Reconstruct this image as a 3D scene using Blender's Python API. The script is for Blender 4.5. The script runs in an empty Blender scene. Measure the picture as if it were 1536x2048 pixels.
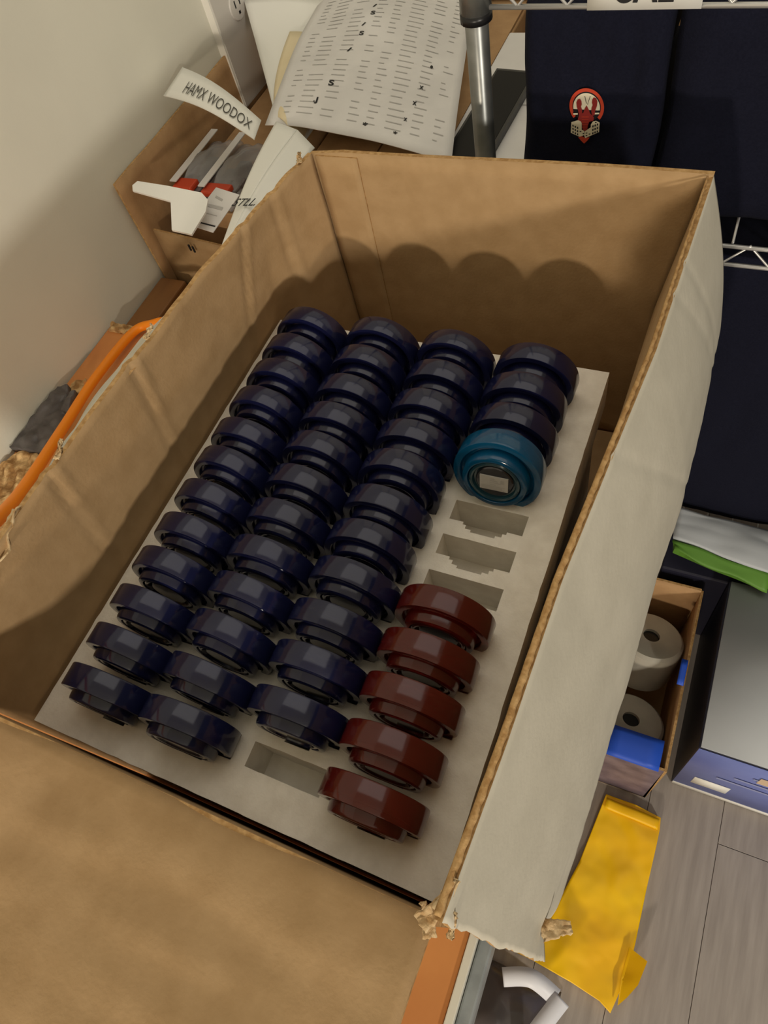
import bpy, bmesh, math, random
from mathutils import Vector, Matrix, noise
random.seed(7)
S = bpy.context.scene
COL = S.collection

# ------------------------------------------------------------------ camera
cam_d = bpy.data.cameras.new('camera')
cam = bpy.data.objects.new('camera', cam_d); COL.objects.link(cam)
Rw = ((0.90925716, 0.37258955, -0.18554901),
      (0.23277441, -0.82472681, -0.51540446),
      (-0.34506156, 0.42544414, -0.83661808))
X, Yd, Zf = Vector(Rw[0]), Vector(Rw[1]), Vector(Rw[2])
CPOS = Vector((0.12816, -0.44191, 0.53796))
m = Matrix((X, -Yd, -Zf)).transposed().to_4x4()
m.translation = CPOS
cam.matrix_world = m
cam_d.sensor_fit = 'VERTICAL'; cam_d.sensor_height = 36.0
cam_d.lens = 1395.74 / 2048 * 36.0
cam_d.clip_start = 0.02
S.camera = cam

# ------------------------------------------------------------------ world, lights, exposure
W = bpy.data.worlds.new('room_light'); S.world = W; W.use_nodes = True
W.node_tree.nodes['Background'].inputs[0].default_value = (1.0, 0.96, 0.90, 1)
W.node_tree.nodes['Background'].inputs[1].default_value = 0.035
def area_light(name, loc, target, size, power, color):
    d = bpy.data.lights.new(name, 'AREA'); d.shape = 'DISK'; d.size = size; d.energy = power; d.color = color
    o = bpy.data.objects.new(name, d); COL.objects.link(o); o.location = loc
    o.rotation_euler = (Vector(target) - Vector(loc)).to_track_quat('-Z', 'Y').to_euler()
    return o
area_light('floor_lamp_light', (0.16, -3.0, 0.41), (-0.1, -0.1, 0.05), 0.16, 30, (1.0, 0.86, 0.68))
area_light('room_lamp_light', (2.1, -2.3, 0.86), (-0.3, -0.1, 0.0), 0.22, 44, (1.0, 0.92, 0.80))
cl = area_light('ceiling_panel_light', (0.06, 0.42, 1.66), (0.06, 0.42, 0.0), 1.5, 5.8, (1.0, 0.96, 0.91))
cl.data.shape = 'RECTANGLE'; cl.data.size = 1.66; cl.data.size_y = 1.3; cl.rotation_euler = (0, 0, 0)
S.view_settings.view_transform = 'Standard'
S.view_settings.look = 'None'
S.view_settings.gamma = 1.0
S.view_settings.use_curve_mapping = False
S.view_settings.exposure = 0.05

# ------------------------------------------------------------------ materials
def lin(r, g, b):
    f = lambda c: (c/255/12.92) if c/255 <= .04045 else ((c/255+.055)/1.055)**2.4
    return (f(r), f(g), f(b), 1)
def mat(name, col, rough=.6, col2=None, scale=40, detail=4, mix=(.35, .65), bump=0, bscale=None, stretch=(1, 1, 1),
        metal=0, trans=0, coat=0, ior=1.45, sss=0, spec=.5, sheen=0):
    M = bpy.data.materials.new(name); M.use_nodes = True
    nt = M.node_tree; b = nt.nodes['Principled BSDF']
    b.inputs['Base Color'].default_value = col
    b.inputs['Roughness'].default_value = rough
    b.inputs['Metallic'].default_value = metal
    b.inputs['Transmission Weight'].default_value = trans
    b.inputs['Coat Weight'].default_value = coat
    b.inputs['Coat Roughness'].default_value = .08
    b.inputs['IOR'].default_value = ior
    b.inputs['Specular IOR Level'].default_value = spec
    b.inputs['Sheen Weight'].default_value = sheen
    if sss:
        b.inputs['Subsurface Weight'].default_value = sss
        b.inputs['Subsurface Radius'].default_value = (.01, .01, .008)
        b.inputs['Subsurface Scale'].default_value = 1.0
    if col2 or bump:
        tc = nt.nodes.new('ShaderNodeTexCoord'); mp = nt.nodes.new('ShaderNodeMapping')
        mp.inputs['Scale'].default_value = stretch
        nt.links.new(tc.outputs['Object'], mp.inputs[0])
    if col2:
        n = nt.nodes.new('ShaderNodeTexNoise'); n.inputs['Scale'].default_value = scale; n.inputs['Detail'].default_value = detail
        nt.links.new(mp.outputs[0], n.inputs['Vector'])
        r = nt.nodes.new('ShaderNodeValToRGB')
        r.color_ramp.elements[0].position = mix[0]; r.color_ramp.elements[0].color = col
        r.color_ramp.elements[1].position = mix[1]; r.color_ramp.elements[1].color = col2
        nt.links.new(n.outputs['Fac'], r.inputs[0]); nt.links.new(r.outputs[0], b.inputs['Base Color'])
    if bump:
        n2 = nt.nodes.new('ShaderNodeTexNoise'); n2.inputs['Scale'].default_value = bscale or scale*4; n2.inputs['Detail'].default_value = 5
        nt.links.new(mp.outputs[0], n2.inputs['Vector'])
        bp = nt.nodes.new('ShaderNodeBump'); bp.inputs['Strength'].default_value = bump; bp.inputs['Distance'].default_value = .002
        nt.links.new(n2.outputs['Fac'], bp.inputs['Height']); nt.links.new(bp.outputs[0], b.inputs['Normal'])
    return M
K_IN = mat('kraft_board', lin(168, 137, 97), .85, lin(178, 147, 107), 45, 8, bump=.15, bscale=300)
K_DK = mat('kraft_board_old', lin(168, 132, 92), .85, lin(182, 146, 104), 30, 8, bump=.15, bscale=300)
K_EDGE = mat('corrugated_edge', lin(160, 122, 74), .9, lin(190, 154, 104), 200, 2, bump=.4, bscale=400)
TORN = mat('torn_paper', lin(214, 190, 150), .9, lin(170, 135, 90), 120, 4, bump=.5)
WHITE_BD = mat('white_board', lin(192, 186, 170), .75, lin(200, 194, 178), 25, 6, bump=.1, bscale=200)
FOAM = mat('foam', lin(240, 234, 222), .9, lin(228, 221, 208), 60, 5, bump=.25, bscale=500, sss=.12)
NAVY = mat('navy_resin', (.013, .016, .072, 1), .13, trans=.5, ior=1.5)
NAVY_H = mat('navy_hub_resin', (.017, .018, .070, 1), .10, trans=.5, coat=.3, ior=1.5)
TEAL = mat('teal_resin', (.006, .13, .30, 1), .13, trans=.5, ior=1.5)
TEAL_H = mat('teal_hub_resin', (.03, .10, .14, 1), .10, trans=.4, coat=.5, ior=1.5)
RED = mat('red_resin', (.17, .014, .009, 1), .13, trans=.6, ior=1.5)
RED_H = mat('red_hub_resin', (.20, .018, .009, 1), .10, trans=.5, coat=.3, ior=1.5)
CAP = mat('hub_cap_metal', (.05, .05, .06, 1), .2, metal=.7, coat=.4)
STICK = mat('sticker_paper', lin(196, 194, 190), .6)
INK = mat('ink', lin(30, 30, 32), .7)
INKG = mat('grey_print', lin(182, 180, 177), .8)
PEN = mat('faded_pen', lin(78, 76, 72), .8)
WALL = mat('wall_paint', lin(224, 222, 208), .8, lin(219, 217, 203), 6, 6, bump=.06, bscale=250)
PLANK = mat('floor_plank', lin(146, 138, 132), .5, lin(168, 160, 153), 14, 6, (.3, .7), bump=.12, bscale=90, stretch=(6, .5, 1))
GROOVE = mat('floor_groove', lin(92, 86, 82), .9)
VENEER = mat('table_veneer', lin(216, 148, 84), .45, lin(190, 122, 68), 9, 8, (.3, .75), bump=.1)
CHIP = mat('chipboard', lin(214, 180, 128), .95, lin(150, 112, 66), 70, 6, (.38, .62), bump=1, bscale=160)
WTRIM = mat('white_trim', lin(222, 220, 208), .4)
GTRIM = mat('grey_painted_steel', lin(150, 156, 158), .4, lin(120, 126, 128), 30, 5)
TAPE = mat('duct_tape', lin(96, 92, 92), .4, lin(62, 58, 58), 30, 5, bump=.5)
CORD = mat('orange_rubber', lin(255, 146, 20), .45)
NAVY_CL = mat('navy_cloth', (.0050, .0058, .0150, 1), .95, (.0075, .0085, .0200, 1), 500, 2, bump=.3, bscale=900, spec=.2)
STEEL = mat('shelf_steel', lin(150, 152, 150), .35, lin(120, 122, 120), 25, 5, metal=.75)
CHROME = mat('shelf_wire', lin(205, 205, 205), .3, metal=.6)
BLACKP = mat('black_plastic', lin(26, 26, 28), .35)
GLASSB = mat('black_glass', lin(10, 10, 12), .5, spec=.2)
PAPER = mat('paper', lin(226, 224, 222), .8, lin(216, 214, 212), 12, 4)
PAPER_W = mat('white_card', lin(236, 236, 230), .6)
PAPER_Y = mat('manila_paper', lin(228, 214, 180), .8, lin(220, 204, 166), 12, 4)
BRIGHT = mat('white_plastic', lin(250, 250, 246), .35)
BAG = mat('clear_bag', (.75, .74, .74, 1), .18, trans=.75, ior=1.15)
DARKPART = mat('dark_part', lin(70, 62, 62), .5, lin(120, 112, 112), 60, 3)
REDPART = mat('red_part', lin(196, 70, 40), .5)
PLATE = mat('outlet_plate', lin(202, 198, 192), .4)
PLATE_LIT = mat('outlet_box_lit_side', lin(236, 234, 226), .4)  # paler than the plate: light caught on the box edge, painted into the colour
YELLOW = mat('yellow_mailer', lin(255, 206, 10), .42, lin(250, 192, 6), 8, 3, bump=.12, bscale=30)
BLUEBOX = mat('blue_print', lin(110, 124, 196), .5, lin(124, 138, 206), 12, 4)
GREYBOX = mat('grey_print_board', lin(190, 196, 202), .45, lin(178, 184, 190), 5, 3)
NAVYBOX = mat('navy_print_board', lin(34, 34, 50), .5)
BLUE = mat('blue_tape', lin(38, 84, 200), .5)
GREEN = mat('green_print', lin(92, 140, 50), .5)
ROLL = mat('grey_roll', lin(176, 172, 160), .28, lin(160, 156, 146), 20, 3, coat=.3)
DBAG = mat('dark_plastic', lin(112, 106, 106), .22, lin(92, 88, 88), 10, 4, bump=.2, bscale=30, coat=.3)
STRAP = mat('white_strap', lin(226, 228, 236), .4)
PURP = mat('printed_side', lin(128, 112, 118), .6, lin(96, 82, 92), 25, 5)
EMB_R = mat('emblem_orange_red', lin(190, 62, 34), .7)
EMB_D = mat('emblem_dark_red', lin(140, 36, 32), .7)
EMB_W = mat('emblem_cream', lin(228, 218, 192), .7)
EMB_K = mat('emblem_black', lin(16, 14, 20), .8)

# ------------------------------------------------------------------ helpers
def wloc(o):
    v = Vector((0, 0, 0))
    while o is not None:
        v += o.location; o = o.parent
    return v
def part(name, verts, faces, mats, parent=None, smooth=False, fm=None, kind=None):
    off = wloc(parent) if parent else Vector((0, 0, 0))
    me = bpy.data.meshes.new(name)
    me.from_pydata([tuple(Vector(v) - off) for v in verts], [], faces)
    for mm in (mats if isinstance(mats, (list, tuple)) else [mats]): me.materials.append(mm)
    if fm: me.polygons.foreach_set('material_index', fm)
    if smooth: me.polygons.foreach_set('use_smooth', [True]*len(me.polygons))
    bm = bmesh.new(); bm.from_mesh(me); bmesh.ops.recalc_face_normals(bm, faces=bm.faces); bm.to_mesh(me); bm.free()
    me.update()
    o = bpy.data.objects.new(name, me); COL.objects.link(o)
    if parent: o.parent = parent
    if kind: o['kind'] = kind
    return o
def thing(name, loc, label, cat, group=None):
    o = bpy.data.objects.new(name, None); COL.objects.link(o); o.location = loc; o.empty_display_size = .02
    return tag(o, label, cat, group)
def tag(o, label=None, cat=None, group=None, kind=None):
    if label: o['label'] = label
    if cat: o['category'] = cat
    if group: o['group'] = group
    if kind: o['kind'] = kind
    return o
def box_vf(x0, x1, y0, y1, z0, z1, bev=0):
    if not bev:
        v = [(x, y, z) for z in (z0, z1) for y in (y0, y1) for x in (x0, x1)]
        return v, [(0, 2, 3, 1), (4, 5, 7, 6), (0, 1, 5, 4), (2, 6, 7, 3), (0, 4, 6, 2), (1, 3, 7, 5)]
    bm = bmesh.new(); bmesh.ops.create_cube(bm, size=1)
    for q in bm.verts:
        q.co = Vector(((x0+x1)/2 + q.co.x*(x1-x0), (y0+y1)/2 + q.co.y*(y1-y0), (z0+z1)/2 + q.co.z*(z1-z0)))
    bmesh.ops.bevel(bm, geom=bm.edges[:], offset=bev, segments=2, affect='EDGES', profile=.5)
    bm.verts.index_update()
    r = [tuple(q.co) for q in bm.verts], [tuple(q.index for q in f.verts) for f in bm.faces]
    bm.free(); return r
def box(name, x0, x1, y0, y1, z0, z1, M, parent=None, bev=0):
    v, f = box_vf(x0, x1, y0, y1, z0, z1, bev); return part(name, v, f, M, parent)
def sheet(name, fn, nu, nv, th, mats, parent=None, smooth=True, kind=None, flip=False):
    """solid sheet: fn(u,v) front surface; back = front - th*normal. mats: [front, back, edge]"""
    if not isinstance(mats, (list, tuple)): mats = [mats]*3
    if flip: th = -th
    P = [[Vector(fn(i/nu, j/nv)) for j in range(nv+1)] for i in range(nu+1)]
    v = []; f = []; fm = []
    def idx(k, i, j): return k*(nu+1)*(nv+1) + i*(nv+1) + j
    N = []
    for i in range(nu+1):
        for j in range(nv+1):
            a = P[min(i+1, nu)][j] - P[max(i-1, 0)][j]; b = P[i][min(j+1, nv)] - P[i][max(j-1, 0)]
            n = a.cross(b); n = n.normalized() if n.length > 1e-12 else Vector((0, 0, 1)); N.append(n)
    v = [P[i][j] for i in range(nu+1) for j in range(nv+1)]
    v += [p - n*th for p, n in zip(list(v), N)]
    for i in range(nu):
        for j in range(nv):
            f.append((idx(0, i, j), idx(0, i+1, j), idx(0, i+1, j+1), idx(0, i, j+1))); fm.append(0)
            f.append((idx(1, i, j), idx(1, i, j+1), idx(1, i+1, j+1), idx(1, i+1, j))); fm.append(1)
    for i in range(nu):
        f.append((idx(0, i, 0), idx(1, i, 0), idx(1, i+1, 0), idx(0, i+1, 0))); fm.append(2)
        f.append((idx(0, i, nv), idx(0, i+1, nv), idx(1, i+1, nv), idx(1, i, nv))); fm.append(2)
    for j in range(nv):
        f.append((idx(0, 0, j), idx(0, 0, j+1), idx(1, 0, j+1), idx(1, 0, j))); fm.append(2)
        f.append((idx(0, nu, j), idx(1, nu, j), idx(1, nu, j+1), idx(0, nu, j+1))); fm.append(2)
    o = part(name, v, f, mats, parent, False, fm, kind)
    if smooth: o.data.polygons.foreach_set('use_smooth', [k != 2 for k in fm])
    return o
def interp(tab, t):
    tab = sorted(tab)
    if t <= tab[0][0]: return tab[0][1]
    for (a, b), (c, d) in zip(tab, tab[1:]):
        if t <= c: return b + (d-b)*(t-a)/(c-a)
    return tab[-1][1]
def nz(x, y, z=0, s=1): return noise.noise(Vector((x*s, y*s, z*s)))
def tube(name, pts, r, M, parent=None, n=8, closed=False):
    pts = [Vector(p) for p in pts]; v = []; f = []
    up = Vector((0, 0, 1))
    for i, p in enumerate(pts):
        t = (pts[min(i+1, len(pts)-1)] - pts[max(i-1, 0)]).normalized()
        a = t.cross(up)
        if a.length < 1e-3: a = t.cross(Vector((1, 0, 0)))
        a.normalize(); b = t.cross(a)
        rr = r[i] if isinstance(r, (list, tuple)) else r
        for k in range(n):
            q = 2*math.pi*k/n; v.append(p + a*math.cos(q)*rr + b*math.sin(q)*rr)
    for i in range(len(pts)-1):
        for k in range(n):
            f.append((i*n+k, i*n+(k+1) % n, (i+1)*n+(k+1) % n, (i+1)*n+k))
    f.append(tuple(range(n))[::-1]); f.append(tuple((len(pts)-1)*n+k for k in range(n)))
    return part(name, v, f, M, parent, True)
def spline(pts, k=8):
    pts = [Vector(p) for p in pts]; out = []
    for i in range(len(pts)-1):
        p0, p1, p2, p3 = pts[max(i-1, 0)], pts[i], pts[i+1], pts[min(i+2, len(pts)-1)]
        for j in range(k):
            t = j/k
            out.append(.5*((2*p1) + (p2-p0)*t + (2*p0-5*p1+4*p2-p3)*t*t + (3*p1-p0-3*p2+p3)*t**3))
    out.append(pts[-1]); return out
def outline(name, pts, zf, th, M, parent=None, cuts=3, smooth=False):
    """solid of a given plan outline: zf(x,y) top surface, th thickness"""
    bm = bmesh.new(); vs = [bm.verts.new((x, y, 0)) for x, y in pts]
    fc = bm.faces.new(vs); fc.normal_update(); bmesh.ops.triangulate(bm, faces=[fc])
    for _ in range(cuts):
        bmesh.ops.subdivide_edges(bm, edges=bm.edges[:], cuts=1, use_grid_fill=True)
    bmesh.ops.recalc_face_normals(bm, faces=bm.faces)
    ext = bmesh.ops.extrude_face_region(bm, geom=bm.faces[:])
    low = [g for g in ext['geom'] if isinstance(g, bmesh.types.BMVert)]
    lows = set(low)
    for q in bm.verts:
        z = zf(q.co.x, q.co.y); q.co.z = z - (th if q in lows else 0)
    bm.verts.index_update()
    v = [tuple(q.co) for q in bm.verts]; f = [tuple(q.index for q in fc.verts) for fc in bm.faces]; bm.free()
    return part(name, v, f, M, parent, smooth)
def lettering(name, text, origin, ux, uy, M, parent=None, lift=.0006, bold=0):
    """flat text mesh; origin = lower-left corner, ux = vector of the whole width, uy = vector of the cap height"""
    c = bpy.data.curves.new(name, 'FONT'); c.body = text; c.size = 1; c.offset = bold
    o = bpy.data.objects.new(name, c); COL.objects.link(o)
    dg = bpy.context.evaluated_depsgraph_get(); me = bpy.data.meshes.new_from_object(o.evaluated_get(dg))
    bpy.data.objects.remove(o); bpy.data.curves.remove(c)
    vs = [q.co.copy() for q in me.vertices]; fs = [tuple(p.vertices) for p in me.polygons]; bpy.data.meshes.remove(me)
    w = max(q.x for q in vs); h = max(q.y for q in vs)
    ux, uy = Vector(ux), Vector(uy); n = ux.cross(uy).normalized()
    org = Vector(origin)
    v = [org + ux*(q.x/w) + uy*(q.y/h) + n*lift for q in vs]
    return part(name, v, fs, M, parent)

FLOOR = -.85
# ------------------------------------------------------------------ setting
wl = box('wall_left', -.86, -.802, -2.2, 1.2, FLOOR, 1.7, WALL); tag(wl, 'off white painted wall on the left', kind='structure')
wb = box('wall_back', -.86, 1.8, 1.2, 1.26, FLOOR, 1.7, WALL); tag(wb, 'off white painted wall behind the wire shelf', kind='structure')
ce = box('ceiling', -.86, 1.8, -2.2, 1.26, 1.70, 1.76, WALL); tag(ce, 'white ceiling above the frame', kind='structure')
fl = box('floor', -.86, 1.8, -2.2, 1.2, FLOOR-.06, FLOOR-.008, GROOVE); tag(fl, 'grey wood plank floor', kind='structure')
pw, pl = .118, .92
pmesh = {}
for i in range(18):
    x0 = -.46 + i*pw
    off = (i*.37) % pl
    for j in range(-1, 5):
        y0 = -2.2 + j*pl - off; y1 = y0 + pl - .001
        y0 = max(y0, -2.2); y1 = min(y1, 1.2)
        if y1 - y0 < .05: continue
        key = round(y1-y0, 3)
        if key not in pmesh:
            v, f = box_vf(-(pw-.0008)/2, (pw-.0008)/2, 0, y1-y0, -.008, 0, .0005)
            me = bpy.data.meshes.new('plank'); me.from_pydata(v, [], f); me.materials.append(PLANK); pmesh[key] = me
        o = bpy.data.objects.new('plank', pmesh[key]); COL.objects.link(o); o.parent = fl
        o.location = (x0 + pw/2, y0, FLOOR)

# ------------------------------------------------------------------ work table
TZ = -.22
tb = thing('work_table', (-.37, -.3, FLOOR), 'battered orange-brown veneer table under the large open carton', 'table')
box('table_top', -.796, .068, -.80, .168, TZ-.028, TZ, VENEER, tb, .0015)
box('edge_trim', .0685, .0765, -.80, .168, TZ-.028, TZ+.003, WTRIM, tb, .001)
box('side_rail', .0770, .090, -.78, .15, TZ-.075, TZ-.012, GTRIM, tb, .002)
for x in (-.76, .04):
    for y in (-.74, .11):
        box('leg', x-.02, x+.02, y-.02, y+.02, FLOOR, TZ-.028, GTRIM, tb, .002)
def chipz(x, y): return TZ + .004 + .009*abs(nz(x, y, 0, 38)) + .006*nz(x, y, 3, 90)
outline('broken_edge', [(-.79, .150), (-.735, .150), (-.735, .166), (-.79, .166)], lambda x, y: TZ+.006+.006*nz(x, y, 1, 120), .006, CHIP, tb, 4)
outline('chipped_patch', [(-.795, -.30), (-.725, -.30), (-.715, -.22), (-.728, -.115), (-.765, -.105), (-.795, -.13)], chipz, .01, CHIP, tb, 5)
outline('chipped_patch', [(-.79, -.02), (-.755, -.03), (-.745, .015), (-.765, .045), (-.785, .03)], lambda x, y: chipz(x, y)-.002, .008, CHIP, tb, 4)
dt = outline('tape_wrap', [(-.797, -.115), (-.735, -.108), (-.728, -.06), (-.738, -.02), (-.752, .01), (-.762, -.012), (-.775, .018), (-.795, .012)],
             lambda x, y: TZ+.012+.014*abs(nz(x, y, 2, 26))+.004*nz(x, y, 5, 70), .012, TAPE, tb, 5, True)
dt['label'] = 'crumpled dark grey tape patch'

# ------------------------------------------------------------------ bench for the rear boxes
bn = thing('storage_bench', (-.45, .6, FLOOR), 'brown wooden bench along the wall carrying the rear cartons', 'bench')
WOOD = mat('bench_wood', lin(150, 104, 56), .6, lin(112, 74, 40), 10, 6, stretch=(1, .2, 1))
box('bench_top', -.74, -.15, .19, 1.15, -.320, -.292, WOOD, bn, .002)
box('back_rail', -.798, -.742, .185, .316, -.310, -.245, WOOD, bn, .003)
for x in (-.70, -.18):
    for y in (.24, 1.10): box('leg', x-.02, x+.02, y-.02, y+.02, FLOOR, -.32, WOOD, bn)

# ------------------------------------------------------------------ the large carton
cb = thing('shipping_carton', (-.11, -.15, TZ+.001), 'large open kraft shipping carton holding the foam tray of wheels', 'carton')
ZB = TZ + .001; ZR = .145
L_R = [(-.452, -.312), (-.34, -.3085), (-.2, -.305), (-.11, -.299), (-.05, -.2976), (.06, -.283), (.135, -.2695)]
L_0 = [(-.452, -.3145), (.045, -.3145), (.07, -.304), (.135, -.268)]
R_R = [(-.452, .079), (-.359, .0834), (-.258, .0862), (-.147, .0949), (-.063, .102), (.04, .105), (.135, .1079)]
R_0 = [(-.452, .0675), (-.2, .076), (0, .083), (.135, .085)]
def wallx(tr, t0, y, z):
    k = max(0, z)/ZR
    return interp(t0, y)*(1-k) + interp(tr, y)*k
def left_fn(u, v):
    y = .1345 - u*(.1345+.4515)
    zt = ZR + .004*nz(y, 0, 7, 25) + (-.02*max(0, (-.36-y)/.09) if y < -.36 else 0)
    z = ZB + v*(zt-ZB)
    dents = .0016*nz(y, z, 4, 16)
    for yc, dy in ((-.02, .25), (-.18, .10), (.08, -.1), (-.30, .12)):
        dd = y - (yc + dy*z); dents += -.0022*math.exp(-(dd/.004)**2) + .0016*math.exp(-((dd-.008)/.004)**2)
    return (wallx(L_R, L_0, y, z) + dents*(1 if z > 0 else .3), y, z)
sheet('side_wall', left_fn, 130, 40, .0045, [K_IN, WHITE_BD, K_EDGE], cb, flip=True)
def right_fn(u, v):
    y = -.4515 + u*(.1345+.4515)
    zt = ZR + .0015*nz(y, 0, 9, 60)
    z = ZB + v*(zt-ZB)
    return (wallx(R_R, R_0, y, z), y, z)
sheet('side_wall', right_fn, 90, 20, .0045, [K_IN, WHITE_BD, K_EDGE], cb, flip=True)
def back_fn(u, v):
    z = ZB + v*(ZR+.003-ZB)
    x0 = wallx(L_R, L_0, .135, z)-.003; x1 = wallx(R_R, R_0, .135, z)+.004
    zz = z + (-.004*max(0, (u-.9)/.1)*v)
    return (x0 + (1-u)*(x1-x0), .136 + .0015*math.sin(u*6)*v, zz)
sheet('end_wall', back_fn, 40, 20, .0045, [K_IN, WHITE_BD, K_EDGE], cb, flip=True)
def lap_fn(u, v):
    z = ZB + v*(.1435-ZB)
    x = -.218 - .005*(1-v) - u*.047
    return (x, .1345 - .0015*v, z)
sheet('joint_lap', lap_fn, 6, 16, .0022, [K_IN, K_IN, K_EDGE], cb, flip=True)
def front_z(x): return .094 + .03*max(0, min(1, (-.20-x)/.10)) + .0015*nz(x, 0, 2, 30)
def front_fn(u, v):
    x = -.312 + u*(.0675+.312)
    return (x + (.006*v*u), -.4525, ZB + v*(front_z(x)-ZB))
sheet('end_wall', front_fn, 60, 12, .004, [K_IN, WHITE_BD, K_EDGE], cb, flip=True)
def fflap(u, v):
    x = -.325 + u*(.0735+.325)
    return (x - .002*v, -.4527 - .20*v, front_z(x) + .0045*math.sin(min(v, .12)/.12*1.5) + .012*v + .0025*nz(x, v, 5, 9))
sheet('flap', fflap, 60, 24, .0045, [K_IN, WHITE_BD, K_EDGE], cb, flip=True)
# right flap hangs outward
BOT = [(.145, -.018), (.107, -.030), (.04, -.052), (-.057, -.061), (-.13, -.060), (-.237, -.085), (-.345, -.077), (-.405, -.071), (-.418, -.066), (-.432, -.045), (-.441, -.060), (-.452, -.078)]
def rflap(u, v):
    y = .1385 - u*(.1385+.4525)
    rx = interp(R_R, y) + .0045
    zb = interp(BOT, y) + .0022*nz(y, 0, 3, 70) + .001*nz(y, 0, 8, 220)
    z = ZR + .001 - v*(ZR - zb)
    tear = (.004*nz(z, 4, 0, 40)+.002*nz(z, 9, 0, 130))*max(0, (u-.97)/.03)
    bump = 0
    for yc, dy in ((-.005, -.55), (.03, -.45), (-.16, -.62)):
        bump += .0012*math.exp(-((y - yc + dy*(z-.145)*-1)/.0035)**2)
    x = rx + .235*(ZR - z) + .012*math.sin(math.pi*min(1, v*1.0))*(.4+.6*math.sin(u*3.1)) - bump
    return (x, y + tear, z)
sheet('flap', rflap, 160, 36, .0042, [WHITE_BD, K_IN, K_EDGE], cb)
# kraft cut edge on the right rim (corrugated medium showing)
def redge(u, v):
    y = .134 - u*.584
    x = interp(R_R, y) - .0010 + v*(.0018+.0024*min(1, u*1.6)) + .0003*math.sin(y*560)*v
    return (x, y, ZR + .0022 + .0012*math.sin(v*math.pi) + .0007*nz(y, v, 1, 120))
sheet('cut_edge', redge, 260, 4, .0012, [K_EDGE]*3, cb)
# left flap (torn short), white outside, seen as a grey strip beyond the rim
def lflap(u, v):
    y = -.105 - u*.21
    rim = interp(L_R, y) - .005
    wv = v*(interp([(-.32, .006), (-.29, .014), (-.25, .034), (-.2, .056), (-.12, .080), (-.1, .080)], y) - .05*max(0, 1-u/.15)**2)
    return (rim - wv*.84, y + (.02*(1-u)*v if u < .1 else 0), ZR - .006 - wv*.58 + .004*nz(y, v, 6, 14))
sheet('flap', lflap, 60, 14, .0042, [WHITE_BD, K_IN, K_EDGE], cb, flip=True)
# torn, crumpled board at the near left corner and along the left rim
def crumple(u, v):
    y = -.315 - u*.125; w = v*.05
    return (-.306 - w*.5 + .006*nz(y, w, 1, 50), y + .004*nz(y, w, 5, 60), .147 - .035*u - w*.35 + .009*nz(y, w, 3, 45) + .004*nz(y, w, 3, 120))
sheet('torn_board', crumple, 40, 18, .0012, [TORN]*3, cb)
def curl(cx, cy, cz, sx, sy, h, sd, rot):
    c, s_ = math.cos(rot), math.sin(rot)
    def fn(u, v):
        a, b = (u-.5)*sx, (v-.5)*sy
        taper = 1 - .55*v
        return (cx + (a*c*taper - b*s_) + .002*nz(u, v, sd, 5), cy + (a*s_*taper + b*c) + .002*nz(u, v, sd+3, 6), cz + h*(v**2) + .0035*nz(u, v, sd+9, 4))
    return fn
for k, q in enumerate([(.0765, -.4475, .130, .010, .022, .012, 1, -.5), (.0815, -.440, .142, .007, .018, .006, 5, -.3), (.0725, -.4545, .116, .008, .016, .010, 9, .5),
                       (.0870, -.4515, .128, .003, .012, .010, 12, 0), (-.3075, -.262, .148, .006, .016, .004, 21, .2), (-.3025, -.132, .149, .006, .014, .004, 31, 0), (-.2755, .120, .148, .006, .012, .004, 33, .3)]):
    sheet('torn_scrap', curl(*q), 6, 8, .0008, [TORN]*3, cb)
sheet('torn_scrap', curl(.1365, -.430, -.034, .015, .020, .012, 17, -1.1), 8, 10, .0008, [TORN]*3, cb)
box('base_panel', -.312, .066, -.450, .134, ZB-.0005, ZB+.004, K_IN, cb)

# ------------------------------------------------------------------ foam tray with 48 slots
PX, PY = .07976, .0366
COLX = [(-3+i)*PX for i in range(4)]
ROWY = [-.0015 - i*PY for i in range(12)]
fx0, fx1, fy0, fy1, fd = -.3105, .0617, -.4462, .0398, .05
hw, hb, hf = .0334, .0102, -.0102
notch = [(-.0200, -.0130), (-.0165, -.0165), (-.0110, -.0188)]
xs = {fx0, fx1}; ys = {fy0, fy1}
for cx in COLX:
    xs |= {cx-hw, cx+hw}
    for a, _ in notch: xs |= {cx+a, cx-a}
for cy in ROWY:
    ys |= {cy+hb, cy+hf}
    for _, b in notch: ys.add(cy+b)
xs = sorted(xs); ys = sorted(ys)
def hole(x, y):
    for cx in COLX:
        if abs(x-cx) < hw:
            for cy in ROWY:
                if cy+hf < y < cy+hb: return True
                if y < cy+hf and not (cx == COLX[2] and cy == ROWY[11]):
                    for a, b in notch:
                        if abs(x-cx) < -a and y > cy+b: return True
    return False
vi = {}; fv = []; ff = []
def V(x, y, z):
    k = (round(x, 6), round(y, 6), round(z, 6))
    if k not in vi: vi[k] = len(fv); fv.append((x + .0007*nz(x, y, z, 90), y + .0007*nz(y, x, z, 90), z))
    return vi[k]
nx, ny = len(xs)-1, len(ys)-1
H = [[hole((xs[i]+xs[i+1])/2, (ys[j]+ys[j+1])/2) for j in range(ny)] for i in range(nx)]
zd = -.044
for i in range(nx):
    for j in range(ny):
        a, b, c, d = xs[i], xs[i+1], ys[j], ys[j+1]; z = zd if H[i][j] else 0
        ff.append((V(a, c, z), V(b, c, z), V(b, d, z), V(a, d, z)))
        if i+1 < nx and H[i][j] != H[i+1][j]: ff.append((V(b, c, 0), V(b, d, 0), V(b, d, zd), V(b, c, zd)))
        if j+1 < ny and H[i][j] != H[i][j+1]: ff.append((V(a, d, 0), V(b, d, 0), V(b, d, zd), V(a, d, zd)))
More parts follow.
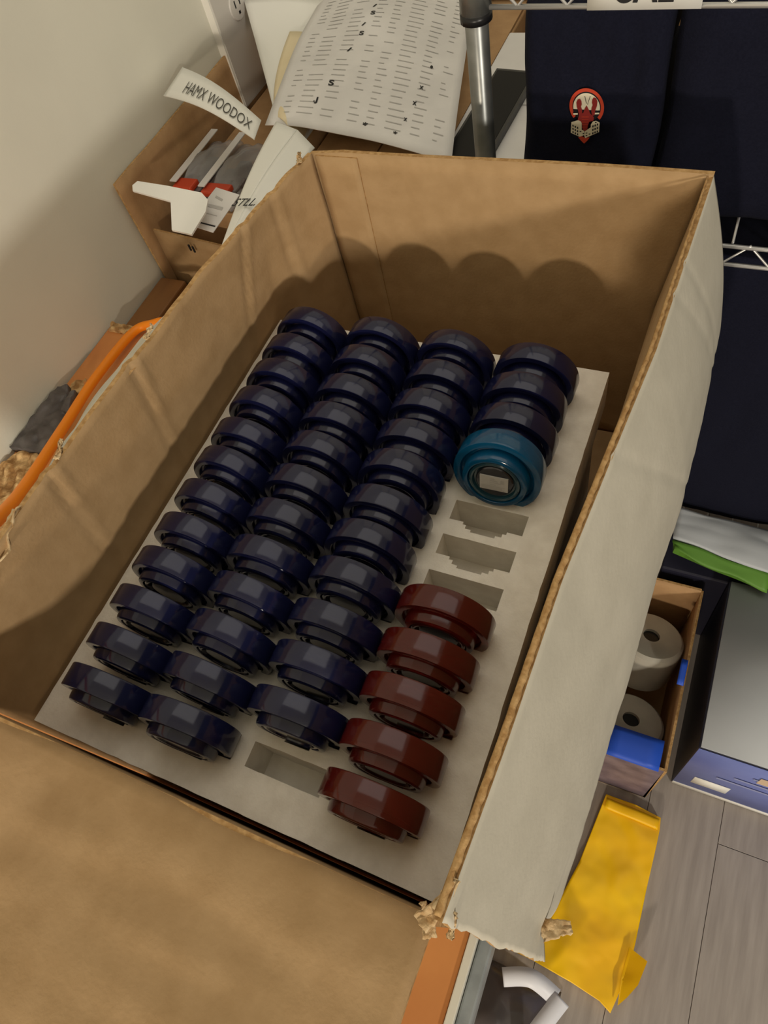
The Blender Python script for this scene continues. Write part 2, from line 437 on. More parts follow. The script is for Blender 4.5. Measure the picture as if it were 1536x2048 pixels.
for i in range(nx):
    for c in (fy0, fy1): ff.append((V(xs[i], c, 0), V(xs[i+1], c, 0), V(xs[i+1], c, -fd), V(xs[i], c, -fd)))
for j in range(ny):
    for a in (fx0, fx1): ff.append((V(a, ys[j], 0), V(a, ys[j+1], 0), V(a, ys[j+1], -fd), V(a, ys[j], -fd)))
ft = part('foam_tray', fv, ff, FOAM)
tag(ft, 'thick white foam tray with slots, lying inside the large carton', 'foam tray')
fs = box('foam_block', -.300, .055, -.44, .03, ZB+.0045, -fd-.0005, FOAM)
tag(fs, 'lower white foam layer under the slotted tray', 'foam block')

# ------------------------------------------------------------------ wheels
RW, ZC = .0394, .0215
def lathe_mesh(name, prof, mats, n=56, close0=True, fmat=None):
    v = []; f = []; fm = []
    for r, y in prof:
        for k in range(n):
            a = 2*math.pi*k/n; v.append((r*math.cos(a), y, r*math.sin(a)))
    for i in range(len(prof)-1):
        for k in range(n):
            f.append((i*n+k, i*n+(k+1) % n, (i+1)*n+(k+1) % n, (i+1)*n+k)); fm.append(0)
    if close0:
        f.append(tuple(range(n))); fm.append(0)
        f.append(tuple((len(prof)-1)*n+k for k in range(n))[::-1]); fm.append(0)
    me = bpy.data.meshes.new(name); me.from_pydata(v, [], f)
    for q in (mats if isinstance(mats, list) else [mats]): me.materials.append(q)
    bm = bmesh.new(); bm.from_mesh(me)
    bmesh.ops.recalc_face_normals(bm, faces=bm.faces)
    for e in bm.edges:
        if len(e.link_faces) == 2 and e.calc_face_angle() > .6: e.smooth = False
    bm.to_mesh(me); bm.free()
    me.polygons.foreach_set('use_smooth', [True]*len(me.polygons))
    return me
TYRE = [(.012, .0098), (.0380, .0098), (.0389, .0094), (RW, .0084), (RW, -.0086), (.0390, -.0096), (.0382, -.0098), (.0336, -.0098), (.0328, -.0092),
        (.0322, -.0058), (.0308, -.0052), (.0296, -.0060), (.0290, -.0150), (.0284, -.0168), (.0272, -.0176), (.0240, -.0176), (.0236, -.0168), (.0236, -.0040), (.012, -.0040)]
HUB = [(.010, -.0035), (.0234, -.0035), (.0234, -.0150), (.0226, -.0168), (.0210, -.0174), (.0196, -.0170), (.0186, -.0140), (.0172, -.0136), (.010, -.0136)]
CAPP = [(.004, -.0133), (.0168, -.0133), (.0168, -.0152), (.0158, -.0160), (.004, -.0162)]
def kit(nm, a, b):
    return (lathe_mesh('tyre_'+nm, TYRE, a), lathe_mesh('hub_'+nm, HUB, b, 40), lathe_mesh('cap_'+nm, CAPP, CAP, 32))
kits = {'navy': kit('navy', NAVY, NAVY_H), 'teal': kit('teal', TEAL, TEAL_H), 'red': kit('red', RED, RED_H)}
colname = ['leftmost column', 'second column from the left', 'third column from the left', 'right-hand column']
ordn = ['first', 'second', 'third', 'fourth', 'fifth', 'sixth', 'seventh', 'eighth', 'ninth', 'tenth', 'eleventh', 'twelfth']
for ci in range(4):
    for ri in range(12):
        kind = 'navy'
        if ci == 2 and ri == 11: continue
        if ci == 3:
            if ri in (4, 5, 6): continue
            if ri == 3: kind = 'teal'
            elif ri > 6: kind = 'red'
        if kind == 'navy': lab = 'dark navy translucent wheel, %s from the back in the %s' % (ordn[ri], colname[ci]); grp = 'navy wheels in the foam tray'
        elif kind == 'red':
            lab = 'dark red translucent wheel, %s of the five red ones counting from the back' % ordn[ri-7]; grp = 'red wheels in the foam tray'
        else: lab = 'teal translucent wheel with a printed sticker on its hub'; grp = None
        name = {'navy': 'navy_wheel', 'teal': 'teal_wheel', 'red': 'red_wheel'}[kind]
        w = thing(name, (COLX[ci] + random.uniform(-.0008, .0008), ROWY[ri] + random.uniform(-.0007, .0007), ZC + random.uniform(-.0008, .0012)), lab, 'wheel', grp)
        w.rotation_euler = (random.uniform(-.035, .035) + (.03 if kind == 'teal' else 0), random.uniform(-.3, .3), random.uniform(-.03, .03))
        if (ci, ri) in ((2, 4), (0, 2), (2, 6)): w.rotation_euler[0] = -.07
        for me, pn in zip(kits[kind], ('tyre', 'hub', 'hub_cap')):
            o = bpy.data.objects.new(pn, me); COL.objects.link(o); o.parent = w
        if kind == 'teal':
            w.rotation_euler = (-.20, 0, .02); w.location.z += .006; w.location.y -= .003
            v, f = box_vf(-.0125, .0125, -.0172, -.0160, -.0088, .0072)
            me = bpy.data.meshes.new('sticker'); me.from_pydata(v, [], f); me.materials.append(STICK)
            so = bpy.data.objects.new('sticker', me); COL.objects.link(so); so.parent = w; so['label'] = 'printed white sticker'
            v = []; f = []
            def q(x0, x1, z0, z1):
                n = len(v); v.extend([(x0, -.0174, z0), (x1, -.0174, z0), (x1, -.0174, z1), (x0, -.0174, z1)]); f.append((n, n+1, n+2, n+3))
            for k in range(4): q(-.0035, .001+.007*((k*.37) % 1), .0042-.0022*k, .0050-.0022*k)
            for k in range(3): q(-.011, .010-.004*((k*.61) % 1), -.0045-.0016*k, -.0039-.0016*k)
            q(.006, .009, .0005, .0045)
            me = bpy.data.meshes.new('sticker_print'); me.from_pydata(v, [], f); me.materials.append(INKG)
            pr = bpy.data.objects.new('sticker_print', me); COL.objects.link(pr); pr.parent = so

# ------------------------------------------------------------------ orange cord
cd = tube('extension_cord', spline([(-.45, .30, -.272), (-.56, .26, -.262), (-.625, .205, -.245), (-.672, .182, -.207), (-.70, .170, -.205), (-.728, .145, -.207), (-.715, .03, -.190), (-.664, -.085, -.152),
                                    (-.540, -.236, -.050), (-.412, -.322, .070), (-.348, -.362, .128), (-.30, -.41, .155), (-.27, -.50, .20), (-.26, -.60, .20)], 10), .0076, CORD, None, 10)
tag(cd, 'bright orange extension cord running past the left side of the carton', 'cord')

# ------------------------------------------------------------------ outlet on the left wall
ot = thing('wall_outlet', (-.802, .77, -.15), 'grey surface outlet box on the left wall behind the papers', 'outlet')
box('box_body', -.802, -.788, .708, .86, -.16, .10, PLATE_LIT, ot)
box('cover_plate', -.788, -.7865, .712, .858, -.157, .098, PLATE, ot)
for zc in (-.01, .075):
    pts = [(.783 + .026*math.cos(a), zc + .024*math.sin(a)) for a in [2*math.pi*k/24 for k in range(24)]]
    v = [(-.7864, a, b) for a, b in pts] + [(-.784, .783+(a-.783)*.94, zc+(b-zc)*.94) for a, b in pts]
    f = [tuple(range(24, 48))] + [(k, (k+1) % 24, 24+(k+1) % 24, 24+k) for k in range(24)]
    so = part('socket', v, f, PLATE, ot)
    for dy in (-.008, .008): box('slot', -.7842, -.7836, .783+dy-.0016, .783+dy+.0016, zc-.002, zc+.010, INK, so)
    box('slot', -.7842, -.7836, .780, .786, zc-.014, zc-.009, INK, so)

# ------------------------------------------------------------------ small open carton with parts, upper left
c2 = thing('parts_carton', (-.65, .55, -.291), 'open kraft carton of bagged parts against the left wall', 'carton')
sheet('side_wall', lambda u, v: (-.792 + .02*u*(1-v)*.3, .322 + u*.50, -.286 + v*.226 + .003*nz(u, v, 2, 6)), 20, 10, .004, [K_DK, K_DK, K_EDGE], c2)
sheet('end_wall', lambda u, v: (-.785 + u*.275, .336 + .006*v, -.286 + v*(.125 - .035*u)), 12, 6, .004, [K_IN, K_DK, K_EDGE], c2)
sheet('end_wall', lambda u, v: (-.785 + u*.275, .815, -.286 + v*.226), 12, 6, .004, [K_DK, K_DK, K_EDGE], c2)
sheet('side_wall', lambda u, v: (-.510, .34 + u*.475, -.286 + v*.215), 12, 6, .004, [K_DK, K_DK, K_EDGE], c2)
box('base_panel', -.788, -.508, .335, .815, -.2915, -.286, K_DK, c2)
box('printed_mark', -.7055, -.7025, .3325, .3345, -.192, -.180, INK, c2); box('printed_mark', -.7125, -.7095, .3325, .3345, -.189, -.177, INK, c2)
# a filler box inside the carton on which the parts rest
fb = box('inner_box', -.772, -.522, .395, .80, -.2855, -.155, K_DK, None, .002); tag(fb, 'closed brown box at the bottom of the parts carton', 'box')
def bag(name, x0, x1, y0, y1, z, label):
    t = thing(name, ((x0+x1)/2, (y0+y1)/2, z), label, 'bag', 'bagged parts in the small carton')
    sheet('film', lambda u, v: (x0+u*(x1-x0) + .006*nz(u, v, x0*9, 4), y0+v*(y1-y0), z + .030*math.sin(u*3.14)**.6*math.sin(.25+v*2.7) + .010*nz(u, v, y0*7, 5) + .002), 16, 20, .001, [BAG]*3, t)
    for k in range(4):
        a = x0 + (x1-x0)*(.18+.2*k); b = y0 + (y1-y0)*(.25+.13*(k % 3))
        box('loose_part', a-.012, a+.012, b-.028, b+.028, z+.0005, z+.016, DARKPART, t, .003)
    box('loose_part', x0+.01, x1-.01, y0+.012, y0+.040, z+.0165, z+.027, REDPART, t, .003)
    box('highlight_strip', x0+.004, x0+.018, y0+.02, y1-.005, z+.031, z+.0325, PAPER, t)  # highlight on the bag film, modelled as a white strip
bag('parts_bag', -.783, -.722, .405, .585, -.1545, 'clear plastic bag of dark parts next to the wall side')
bag('parts_bag', -.718, -.645, .398, .580, -.1545, 'clear plastic bag with a red part, right of the other bag')
# T-shaped white plastic tag
o = outline('plastic_tag', [(-.764, .345), (-.770, .336), (-.764, .326), (-.680, .313), (-.652, .262), (-.612, .258), (-.606, .300), (-.612, .322), (-.630, .334), (-.70, .341)],
            lambda x, y: -.068 + (y-.34)*.22, .003, BRIGHT, None, 2)
tag(o, 'bright white T-shaped plastic tag sticking out of the parts carton', 'tag')
# handwritten label strip across the carton
def strip_fn(u, v):
    a = Vector((-.775, .566, -.006)); b = Vector((-.785, .505, -.020)); c = Vector((-.580, .474, -.038)); d = Vector((-.566, .424, -.038))
    p = a.lerp(c, u).lerp(b.lerp(d, u), v); p.z += .014*math.sin(u*3.0); return p
ls = sheet('label_strip', strip_fn, 24, 4, .0012, [PAPER_W]*3); tag(ls, 'curved white paper strip with handwriting above the parts carton', 'paper')
tm = lettering('handwriting', 'HAMX WOODOX', (0, 0, 0), (1, 0, 0), (0, 1, 0), PEN, None, 0, -.004)
for q in tm.data.vertices:
    x, y = q.co.x, q.co.y
    p = Vector(strip_fn(.20+.74*x, .78-.42*y)); e = Vector(strip_fn(.20+.74*x+.01, .78-.42*y)); g = Vector(strip_fn(.20+.74*x, .77-.42*y))
    n = (e-p).cross(g-p).normalized()
    if n.z < 0: n = -n
    q.co = p + n*.0030
tm.parent = ls
# small printed slip
sl = outline('printed_slip', [(-.655, .300), (-.60, .290), (-.585, .365), (-.635, .375)], lambda x, y: -.105 + (y-.295)*.2, .001, PAPER, None, 2); tag(sl, 'small printed slip beside the white plastic tag', 'paper')
def slipz(x, y): return -.105 + (y-.295)*.2 + .0006
for k, (yy, w0, w1, h) in enumerate(((.306, .0, .046, .0022), (.326, .0, .040, .0012), (.338, .004, .044, .0055), (.355, .020, .036, .004))):
    outline('print_line', [(-.647+w0, yy), (-.647+w1, yy-.006), (-.647+w1, yy-.006+h), (-.647+w0, yy+h)], slipz, .0004, INKG if k else INK, sl, 0)
bx2 = box('grey_pouch', -.60, -.53, .345, .39, -.18, -.118, DARKPART, None, .012); tag(bx2, 'dark grey pouch under the printed slip in the parts carton', 'pouch')
bx3 = box('grey_card', -.575, -.53, .42, .60, -.10, -.098, GREYBOX, None); tag(bx3, 'grey card standing between the bags and the folded white card', 'card')
bx3.rotation_euler = (0, 0, 0)
# folded white card with lettering, standing out of the carton
wc = thing('folded_card', (-.49, .36, -.07), 'folded white card with hand lettering in front of the printed sheet', 'card')
A, B, Cc, D = Vector((-.555, .478, -.040)), Vector((-.455, .415, -.038)), Vector((-.500, .195, -.045)), Vector((-.478, .190, -.048))
Mm, Mn = A.lerp(B, .62) + Vector((0, 0, .012)), Cc.lerp(D, .62) + Vector((0, 0, .010))
card_fn = lambda u, v: (A.lerp(Mm, u)).lerp(Cc.lerp(Mn, u), v) + Vector((0, 0, .008*math.sin(v*3.1)))
sheet('card_face', card_fn, 8, 14, .0016, [PAPER_W]*3, wc)
sheet('card_face', lambda u, v: (Mm.lerp(B, u)).lerp(Mn.lerp(D, u), v) + Vector((0, 0, .008*math.sin(v*3.1))), 6, 14, .0016, [PAPER_W]*3, wc)
lt = lettering('handwriting', 'STLL.', (-.512, .256, -.030), (.040, .002, .003), (.003, .017, .0), INK, wc, .004, .012)

# ------------------------------------------------------------------ boxes and sheets behind
c3 = thing('flat_carton', (-.38, .66, -.291), 'closed kraft carton under the printed sheets', 'carton')
box('carton_body', -.495, -.278, .40, 1.10, -.2915, -.085, K_DK, c3, .003)
box('lid_flap', -.492, -.388, .405, 1.095, -.084, -.080, K_DK, c3); box('lid_flap', -.385, -.281, .405, 1.095, -.084, -.080, K_DK, c3)
wb2 = thing('white_carton', (-.17, .58, -.291), 'white carton beneath the black tablet, behind the shelf post', 'carton')
box('carton_body', -.272, -.146, .385, .80, -.2915, -.066, PAPER, wb2, .003); box('lid_seam', -.270, -.148, .590, .593, -.066, -.0655, INKG, wb2)
tbk = thing('tablet', (-.21, .53, -.065), 'black tablet lying on the white carton behind the shelf post', 'tablet')
o = outline('tablet_body', [(-.262, .392), (-.196, .392), (-.186, .66), (-.252, .668)], lambda x, y: -.054, .011, BLACKP, tbk, 0)
outline('screen', [(-.258, .397), (-.200, .397), (-.191, .655), (-.249, .662)], lambda x, y: -.0535, .0005, GLASSB, tbk, 0)
kb = box('kraft_carton', -.08, .28, .78, 1.15, -.2915, -.02, K_DK, None, .003); tag(kb, 'plain tan carton against the back wall beyond the shelf', 'carton')
bs = box('back_shelf_board', -.095, .62, .62, 1.18, -.320, -.292, WOOD); tag(bs, 'brown board carrying the tan carton by the back wall', 'board')
for i, x in enumerate((-.07, .60)):
    for j, y in enumerate((.65, 1.15)): box('support_leg', x-.015, x+.015, y-.015, y+.015, FLOOR, -.32, WOOD, bs)
# printed sheet
def ps(u, v):
    a = Vector((-.655, .900, -.040)); b = Vector((-.355, .885, -.040)); c = Vector((-.578, .478, -.047)); d = Vector((-.240, .418, -.052))
    p = a.lerp(b, u).lerp(c.lerp(d, u), v)
    p.z += .026*math.sin(u*math.pi*.95+.1)*(1-.5*v) + .012*math.sin(v*math.pi) + .003*nz(u, v, 3, 3)
    return p
pp = sheet('printed_sheet', ps, 24, 24, .0009, [PAPER]*3); tag(pp, 'large white sheet of printed table rows with inked marks', 'paper')
def psn(u, v):
    p = Vector(ps(u, v)); n = (Vector(ps(u+.01, v))-p).cross(Vector(ps(u, v+.01))-p).normalized()
    return p + (n if n.z > 0 else -n)*.0014
v, f = [], []
for r in range(30):
    vv = .06 + r*.030
    for c, (a, b) in enumerate(((.08, .14), (.17, .27), (.31, .40), (.46, .52), (.56, .62), (.66, .75), (.79, .86), (.90, .95))):
        if random.random() < .12: continue
        b2 = b - random.uniform(0, .03); dv = .0022
        n0 = len(v); v += [psn(a, vv-dv), psn(b2, vv-dv), psn(b2, vv+dv), psn(a, vv+dv)]; f.append((n0, n0+1, n0+2, n0+3))
part('printed_rows', v, f, INKG, pp)
for (u, vv, t, s_) in [(.50, .14, 'S', 1), (.47, .19, '/', .8), (.455, .24, '/', .8), (.43, .29, '/', .8), (.43, .345, 'S', 1), (.40, .42, '/', .8), (.40, .48, 'S', 1), (.36, .58, '/', .9), (.31, .78, 'S', 1.2), (.25, .87, '.J', 1),
                       (.83, .60, '.', .6), (.80, .72, 'x', .7), (.78, .80, 'x', .7), (.75, .88, 'x', .6), (.55, .95, '*', 1), (.71, .955, '*', .8)]:
    p = psn(u, vv); ex = (psn(u+.02, vv)-p).normalized()*.009*s_; ey = (psn(u, vv-.02)-p).normalized()*.011*s_
    lettering('ink_mark', t, p, ex, ey, INK, pp, .0002, .03)
# manila sheet and white sheet beneath
def ms(u, v):
    a = Vector((-.790, .815, -.012)); b = Vector((-.590, .860, -.048)); c = Vector((-.580, .515, -.050)); d = Vector((-.505, .462, -.062))
    p = a.lerp(b, u).lerp(c.lerp(d, u), v); p.z += .010*math.sin(u*3.1) - .012*math.sin(v*3.1); return p
o = sheet('white_sheet', ms, 14, 16, .0012, [PAPER_W]*3); tag(o, 'white paper sheet sticking out left of the printed sheet by the outlet', 'paper')
def mn(u, v):
    k = .45*(1-v)
    return Vector(ms(k + u*(1-k), .30 + .74*v)) + Vector((0, 0, .0045 + .004*math.sin(u*3.1)))
o = sheet('manila_sheet', mn, 12, 12, .0012, [PAPER_Y]*3); tag(o, 'cream folder sheet between the white sheet and the printed sheet', 'paper')
# bits at the very top
o = box('small_kraft_box', -.73, -.58, .935, 1.10, -.085, -.055, K_DK, None, .002); tag(o, 'small kraft box beyond the cream folder at the top', 'box')
def wbag(u, v):
    x = -.50 + u*.24; y = .93 + v*.20
    return (x, y, -.070 + .06*math.sin(u*3.1)*math.sin(v*3.1) + .015*nz(u, v, 2, 5))
o = sheet('white_plastic_bag', wbag, 20, 16, .001, [STRAP]*3); tag(o, 'crumpled white plastic bag above the printed sheet', 'bag')
o = box('grey_case', -.585, -.515, .925, .99, -.079, -.045, TAPE, None, .012); tag(o, 'small grey case above the printed sheet', 'case')

# ------------------------------------------------------------------ wire shelf
sh = thing('wire_shelf', (.25, .40, FLOOR), 'chrome wire shelving unit with a grey post, holding the navy garments', 'shelf')
PXs, PYs = -.1272, .252
def post(x, y):
    o = tube('post', [(x, y, FLOOR+.012), (x, y, .62)], .0112, STEEL, sh, 20)
    tube('foot', [(x, y, FLOOR), (x, y, FLOOR+.02)], .016, BLACKP, sh, 16)
    return o
for (x, y) in ((PXs, PYs), (.62, PYs), (PXs, .58), (.62, .58)):
    po = post(x, y)
    for zs in (.232, -.015, -.60):
        tube('collar', [(x, y, zs-.013), (x, y, zs+.030)], [.0150, .0138], STEEL, po, 20)
        tube('collar_ring', [(x, y, zs-.021), (x, y, zs-.013)], .0152, BLACKP, po, 20)
def rail(y, z0, z1, name='front_rail'):
    tube(name, [(PXs+.012, y, z0), (.61, y, z0-.006)], .0024, CHROME, sh, 8)
    tube(name, [(PXs+.012, y, z1), (.61, y, z1-.006)], .0024, CHROME, sh, 8)
    pts = []; n = 26
    for k in range(n+1):
        pts.append((PXs+.018 + k*(.585/n)*1.24/1.24, y, z0 if k % 2 else z1))
    tube(name.replace('rail', 'truss'), pts, .0017, CHROME, sh, 6)
for zs in (.2225, -.0315, -.615):
    rail(.250, zs, zs+.0235); rail(.582, zs, zs+.0235, 'rear_rail')
    for k in range(18):
        x = PXs+.03 + k*.04
        if x < .61: tube('shelf_wire', [(x, .250, zs+.0255), (x, .582, zs+.0255)], .0014, CHROME, sh, 6)
for y in (.252, .58): pass
# price tag on the upper rail
tg = thing('shelf_tag', (.02, .246, .2205), 'white paper tag with black letters on the upper shelf rail', 'tag')
sheet('tag_card', lambda u, v: (-.0235 + u*.094, .2465, .2200 + v*.05), 4, 3, .0008, [PAPER_W]*3, tg)
lettering('letters', 'CAL', (-.004, .2462, .2268), (.052, 0, 0), (0, 0, .034), INK, tg, .0006, .02)

# ------------------------------------------------------------------ navy garments
def garment(name, x0, x1, z0, z1, y, dep, sd, label, lean=0):
    t = thing(name, ((x0+x1)/2, y+dep/2, z0), label, 'garment', 'navy garments on the wire shelf')
    def fn(u, v):   # front, rounded over the top and the bottom
        a = v*1.5 - .25
        x = x0 + u*(x1-x0) + .006*nz(0, v, 3, 3) + .010*(v-.5)
        ed = min(u, 1-u)
        round_ = .012*max(0, 1-ed/.10)**2
        if a < 0: yy = y + .012 - a*dep*3.6; z = z0 + .004
        elif a > 1: yy = y + .012 + (a-1)*dep*3.6; z = z1 - .004
        else:
            yy = y + .012*(abs(2*a-1)**6); z = z0 + a*(z1-z0)
        return (x, yy + round_ + .004*nz(u, v, sd, 4) + .0022*nz(u, v, sd+5, 11), z + .003*nz(u, sd, 0, 3))
    sheet('front_panel', fn, 40, 60, .012, [NAVY_CL]*3, t)
    for k in range(2):
        zc = z0 + (z1-z0)*(.03+.5*k)
        box('inner_fold', x0+.012, x1-.012, y+.030, y+dep, zc, zc+(z1-z0)*.42, NAVY_CL, t, .006)
    return t
ga = garment('folded_shirt', -.090, .047, .001, .213, .264, .22, 3, 'navy garment with a crayfish emblem on the upper shelf space', .010)
gb = garment('folded_shirt', .0505, .30, .001, .216, .268, .24, 8, 'plain navy garment right of the emblem one, between the shelf rails')
gb2 = garment('folded_shirt', .312, .585, .001, .20, .275, .24, 9, 'plain navy garment at the far right of the shelf')
gc = garment('folded_shirt', .06, .355, -.577, -.045, .268, .24, 14, 'large navy garment hanging below the lower shelf rail')
gd = garment('folded_shirt', .372, .60, -.577, -.045, .272, .24, 19, 'second navy garment below the lower rail, at the right')
# emblem: ring, arch, crayfish, white blocks (flat stitched patches)
em = thing('emblem', (-.0155, .262, .126), 'embroidered emblem', 'x'); del em['category']
em.parent = ga; em.location = Vector((-.0155, .262, .126)) - ga.location
SX, SZ = .000490/9.6, .000525/9.6
def E(px, py, d=0):
    return (-.0215 + (px-730)*SX*1.0 + (py-760)*SX*.05, .2612 - .0004*d, .1180 - (py-760)*SZ - (px-730)*SZ*.03)
def patch(name, polys, M, d):
    v = []; f = []
    for pl_ in polys:
        n = len(v); v += [E(a, b, d) for a, b in pl_]; f.append(tuple(range(n, n+len(pl_))))
    return part(name, v, f, M, ga)
def arc(cx, cy, rx, ry, a0, a1, n=28): return [(cx + rx*math.cos(math.radians(a0+(a1-a0)*k/n)), cy - ry*math.sin(math.radians(a0+(a1-a0)*k/n))) for k in range(n+1)]
o_ = arc(730, 590, 335, 335, -40, 220, 40); i_ = arc(730, 590, 275, 275, -40, 220, 40)
patch('emblem_ring', [[o_[k], o_[k+1], i_[k+1], i_[k]] for k in range(40)], EMB_R, 1)
patch('emblem_ground', [arc(730, 590, 275, 275, 0, 360, 40)[:-1]], EMB_K, .5)
patch('emblem_arch', [arc(730, 600, 258, 262, -8, 188, 30)], EMB_W, 1.5)
patch('emblem_bar', [[(470, 690), (560, 685), (560, 700), (470, 715)], [(890, 640), (985, 630), (985, 655), (890, 665)]], EMB_K, 2)
patch('emblem_bar_light', [[(470, 715), (560, 705), (560, 735), (475, 742)], [(890, 680), (980, 672), (975, 700), (890, 710)]], EMB_W, 2)
patch('emblem_feeler', [[(690, 390), (700, 390), (735, 520), (725, 525)], [(795, 385), (805, 388), (765, 500), (755, 540), (745, 540)]], EMB_K, 2)
claw = lambda cx, cy, s: [(cx+s*a, cy+b) for a, b in ((0, -150), (45, -135), (70, -80), (62, 0), (30, 90), (20, 170), (-25, 190), (-45, 110), (-40, 40), (-20, -10), (-35, -50), (-28, -110))]
patch('emblem_claw', [claw(605, 590, -1), claw(870, 550, 1)], EMB_D, 2.5)
patch('emblem_body', [[(735, 550), (775, 620), (800, 690), (880, 760), (870, 820), (790, 850), (770, 900), (750, 1000), (700, 1030), (660, 1000), (650, 900), (620, 850), (560, 830), (580, 760), (670, 690), (700, 610)]], EMB_D, 3)
patch('emblem_segment', [[(640, 760+k*48), (780-k*6, 752+k*48), (780-k*6, 762+k*48), (640+k*4, 772+k*48)] for k in range(5)], EMB_R, 3.5)
patch('emblem_block', [[(435, 880), (580, 830), (640, 860), (640, 1010), (690, 1030), (690, 1110), (600, 1150), (420, 1085)], [(700, 1040), (820, 950), (820, 900), (860, 840), (920, 822), (990, 850), (985, 1030), (710, 1168), (690, 1110)]], EMB_W, 2.7)
win = []
for i in range(3):
    for j in range(3):
        a, b = 455+i*46, 920+j*62+i*18; win.append([(a, b), (a+26, b+10), (a+26, b+46), (a, b+36)])
        a, b = 850+i*44, 915+j*66-i*20; win.append([(a, b), (a+26, b-12), (a+26, b+26), (a, b+38)])
for a, b in ((660, 1075), (720, 1060), (780, 1075), (720, 1110), (900, 845), (600, 1040)): win.append([(a, b), (a+34, b-8), (a+36, b+10), (a+2, b+18)])
patch('emblem_window', win, EMB_K, 3.2)
patch('emblem_tail', [[(570, 1165), (640, 1135), (700, 1165), (800, 1150), (760, 1210), (690, 1280), (620, 1220)]], EMB_R, 2)
bpy.data.objects.remove(em)

# ------------------------------------------------------------------ floor items on the right
gz = -.592
pb = thing('printed_box', (.45, .03, FLOOR), 'closed grey-topped box with a blue printed front on the floor', 'box')
box('box_body', .276, .62, -.117, .168, FLOOR+.001, gz, NAVYBOX, pb, .002)
sheet('lid', lambda u, v: (.279 + u*.34, -.115 + v*.281, gz+.0035), 2, 2, .003, [GREYBOX]*3, pb)
sheet('front_print', lambda u, v: (.277 + u*.342, -.1185, FLOOR+.012 + v*(gz-FLOOR-.012)), 2, 2, .001, [BLUEBOX]*3, pb)
sheet('white_band', lambda u, v: (.277 + u*.342, -.1192, FLOOR+.002 + v*.016), 2, 2, .001, [PAPER_W]*3, pb)
sheet('barcode_label', lambda u, v: (.300 + u*.055, -.1198, FLOOR+.055 + v*.042), 2, 2, .0006, [PAPER_W]*3, pb)
for k in range(3): box('print_line', .325+.02*k, .42+.03*k, -.1202, -.1197, FLOOR+.135+.03*k, FLOOR+.141+.03*k, mat('pale_print%d' % k, lin(150, 158, 200), .5), pb)
box('flag_print', .372, .410, -.1204, -.1197, FLOOR+.185, FLOOR+.215, mat('warm_print', lin(214, 190, 160), .5), pb)
bk = box('black_box', .17, .60, .172, .245, FLOOR+.001, -.610, NAVYBOX, None, .003); tag(bk, 'black box behind the grey-topped box under the garments', 'box')
gp = thing('green_striped_pack', (.26, .2, -.59), 'white soft pack with a green stripe lying on the boxes below the garments', 'pack')
def pk(u, v):
    a = Vector((.172, .262, -.566)); b = Vector((.42, .238, -.566)); c = Vector((.180, .190, -.574)); d = Vector((.42, .146, -.574))
    p = a.lerp(b, u).lerp(c.lerp(d, u), v); p.z += .010*math.sin(u*3.1)*math.sin(v*3.1) + .003*nz(u, v, 1, 5); return p
sheet('pack_film', lambda u, v: pk(u, v*.78), 24, 14, .016, [GREYBOX]*3, gp)
sheet('green_band', lambda u, v: Vector(pk(u*.62, .78 + v*.30)) + Vector((0, 0, -.0005)), 16, 5, .014, [GREEN]*3, gp)
sheet('print_line', lambda u, v: Vector(pk(.08+.34*u, .22+.10*u+.06*v+.03*math.sin(u*60))) + Vector((0, 0, .0012)), 60, 2, .0005, [INKG]*3, gp)
# open carton with rolls
oc = thing('roll_carton', (.17, 0, FLOOR), 'open kraft carton on the floor holding grey rolls', 'carton')
z1 = -.62; z0 = FLOOR+.002
sheet('side_wall', lambda u, v: (.240 + .004*v, -.160 + u*.312, z0 + v*(z1-z0)), 10, 6, .004, [K_IN, K_DK, K_EDGE], oc)
sheet('side_wall', lambda u, v: (.098, .152 - u*.312, z0 + v*(z1-z0)), 10, 6, .004, [K_IN, K_DK, K_EDGE], oc)
sheet('end_wall', lambda u, v: (.240 - u*.142, .152, z0 + v*(z1-z0+.006)), 6, 6, .004, [K_IN, K_DK, K_EDGE], oc)
sheet('end_wall', lambda u, v: (.098 + u*.142, -.160, z0 + v*(z1-z0)), 6, 6, .004, [PURP, K_IN, K_EDGE], oc)
box('base_panel', .098, .240, -.160, .152, FLOOR+.0005, FLOOR+.004, K_IN, oc)
sheet('blue_tape', lambda u, v: (.150 + u*.082, -.1645 + v*.048, z1 + .003 + .004*math.sin(v*3)), 4, 6, .0012, [BLUE]*3, oc)
sheet('blue_tape', lambda u, v: (.232 + u*.010, -.022 + v*.044, z1 + .003), 3, 4, .0012, [BLUE]*3, oc)
def roll(x, y, z, r, label):
    t = thing('grey_roll', (x, y, z), label, 'roll', 'grey rolls in the open carton')
    me = lathe_mesh('roll', [(.014, .045), (r-.006, .045), (r-.001, .040), (r, .03), (r, -.03), (r-.001, -.040), (r-.006, -.045), (.016, -.045), (.014, -.040), (.014, .045)], ROLL, 40, False)
    o = bpy.data.objects.new('roll_body', me); COL.objects.link(o); o.parent = t
    me = lathe_mesh('core', [(.0136, .040), (.0136, -.036)], BLACKP, 24); o = bpy.data.objects.new('core', me); COL.objects.link(o); o.parent = t
    t.rotation_euler = (math.radians(68), 0, math.radians(-14))
roll(.178, .050, -.705, .056, 'grey roll in the open floor carton, the one farther back')
roll(.178, -.092, -.740, .056, 'grey roll in the open floor carton, the one nearer the blue tape')

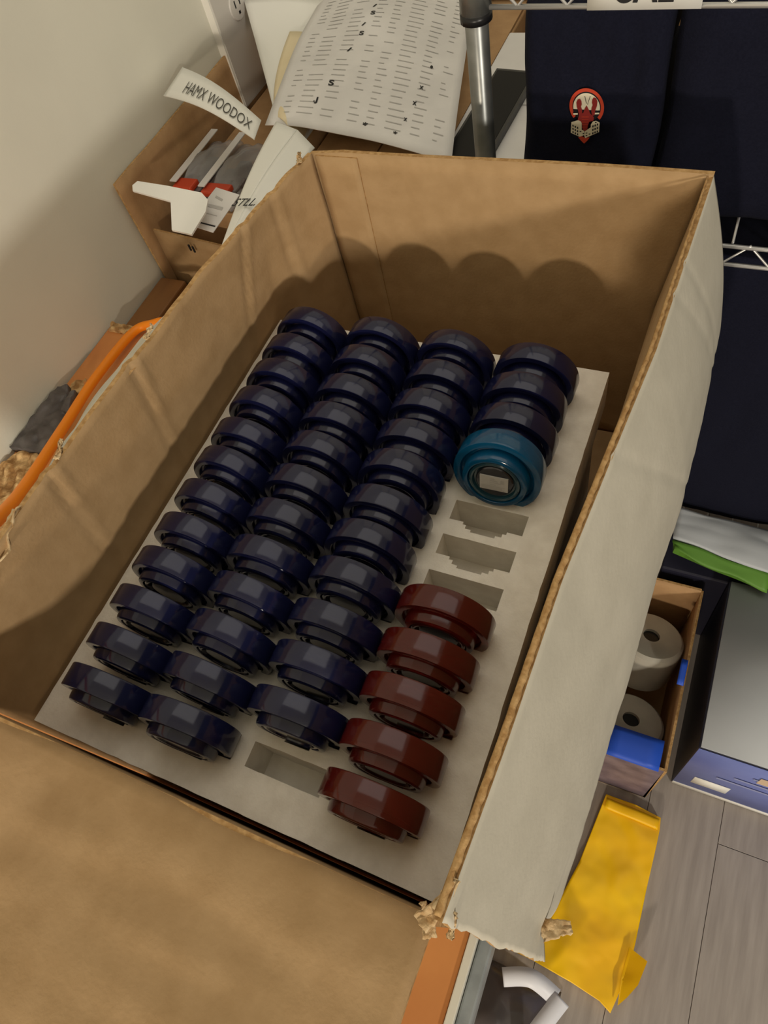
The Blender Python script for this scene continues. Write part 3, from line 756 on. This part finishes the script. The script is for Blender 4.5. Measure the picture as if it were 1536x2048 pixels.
# yellow mailer on the floor
ym = thing('bubble_mailer', (.20, -.35, FLOOR), 'torn bright yellow padded mailer lying on the plank floor', 'mailer')
def ymz(x, y): return FLOOR + .016 + .006*nz(x, y*.4, 1, 14) + .004*nz(x, y, 4, 20) + .0010*nz(x, y, 7, 50)
outline('mailer_body', [(.176, -.180), (.226, -.180), (.270, -.186), (.272, -.206), (.2705, -.300), (.270, -.385), (.268, -.430), (.255, -.492), (.236, -.483), (.190, -.476), (.120, -.470), (.066, -.470), (.060, -.455), (.085, -.425), (.135, -.405), (.160, -.30)],
        ymz, .014, YELLOW, ym, 5, True)
outline('folded_corner', [(.262, -.395), (.289, -.404), (.283, -.440), (.272, -.462), (.262, -.478), (.259, -.44)], lambda x, y: ymz(x, y)+.010+.6*max(0, x-.262), .0015, YELLOW, ym, 3)
sheet('seal_strip', lambda u, v: (.178+u*.09, -.186-.018*v-.004*u, ymz(.178+u*.09, -.19)+.003+.002*math.sin(v*3)), 12, 4, .001, [YELLOW]*3, ym)
# dark bag with white straps
db = thing('dark_plastic_bag', (.14, -.56, FLOOR), 'glossy dark grey plastic bag with white straps beside the table', 'bag')
def dbf(u, v):
    x = .02 + u*.16; y = -.70 + v*.205
    h = (math.sin(min(1, max(0, u))*math.pi)**.6)*(math.sin(v*math.pi)**.6)
    return (x, y, FLOOR + .004 + .075*h + .010*nz(u, v, 4, 4)*h)
sheet('bag_film', dbf, 26, 26, .002, [DBAG]*3, db)
def strap(p0, p1, p2, w, nm):
    pts = spline([p0, p1, p2], 10)
    def fn(u, v):
        k = min(len(pts)-1, int(round(u*(len(pts)-1)))); t = (pts[min(k+1, len(pts)-1)]-pts[max(k-1, 0)]).normalized(); s_ = Vector((-t.y, t.x, 0)).normalized()
        return pts[k] + s_*(v-.5)*w
    sheet(nm, fn, 20, 2, .0015, [STRAP]*3, db)
strap((.090, -.508, FLOOR+.070), (.130, -.492, FLOOR+.088), (.172, -.502, FLOOR+.075), .026, 'strap')
strap((.180, -.500, FLOOR+.078), (.160, -.545, FLOOR+.082), (.138, -.60, FLOOR+.080), .026, 'strap')
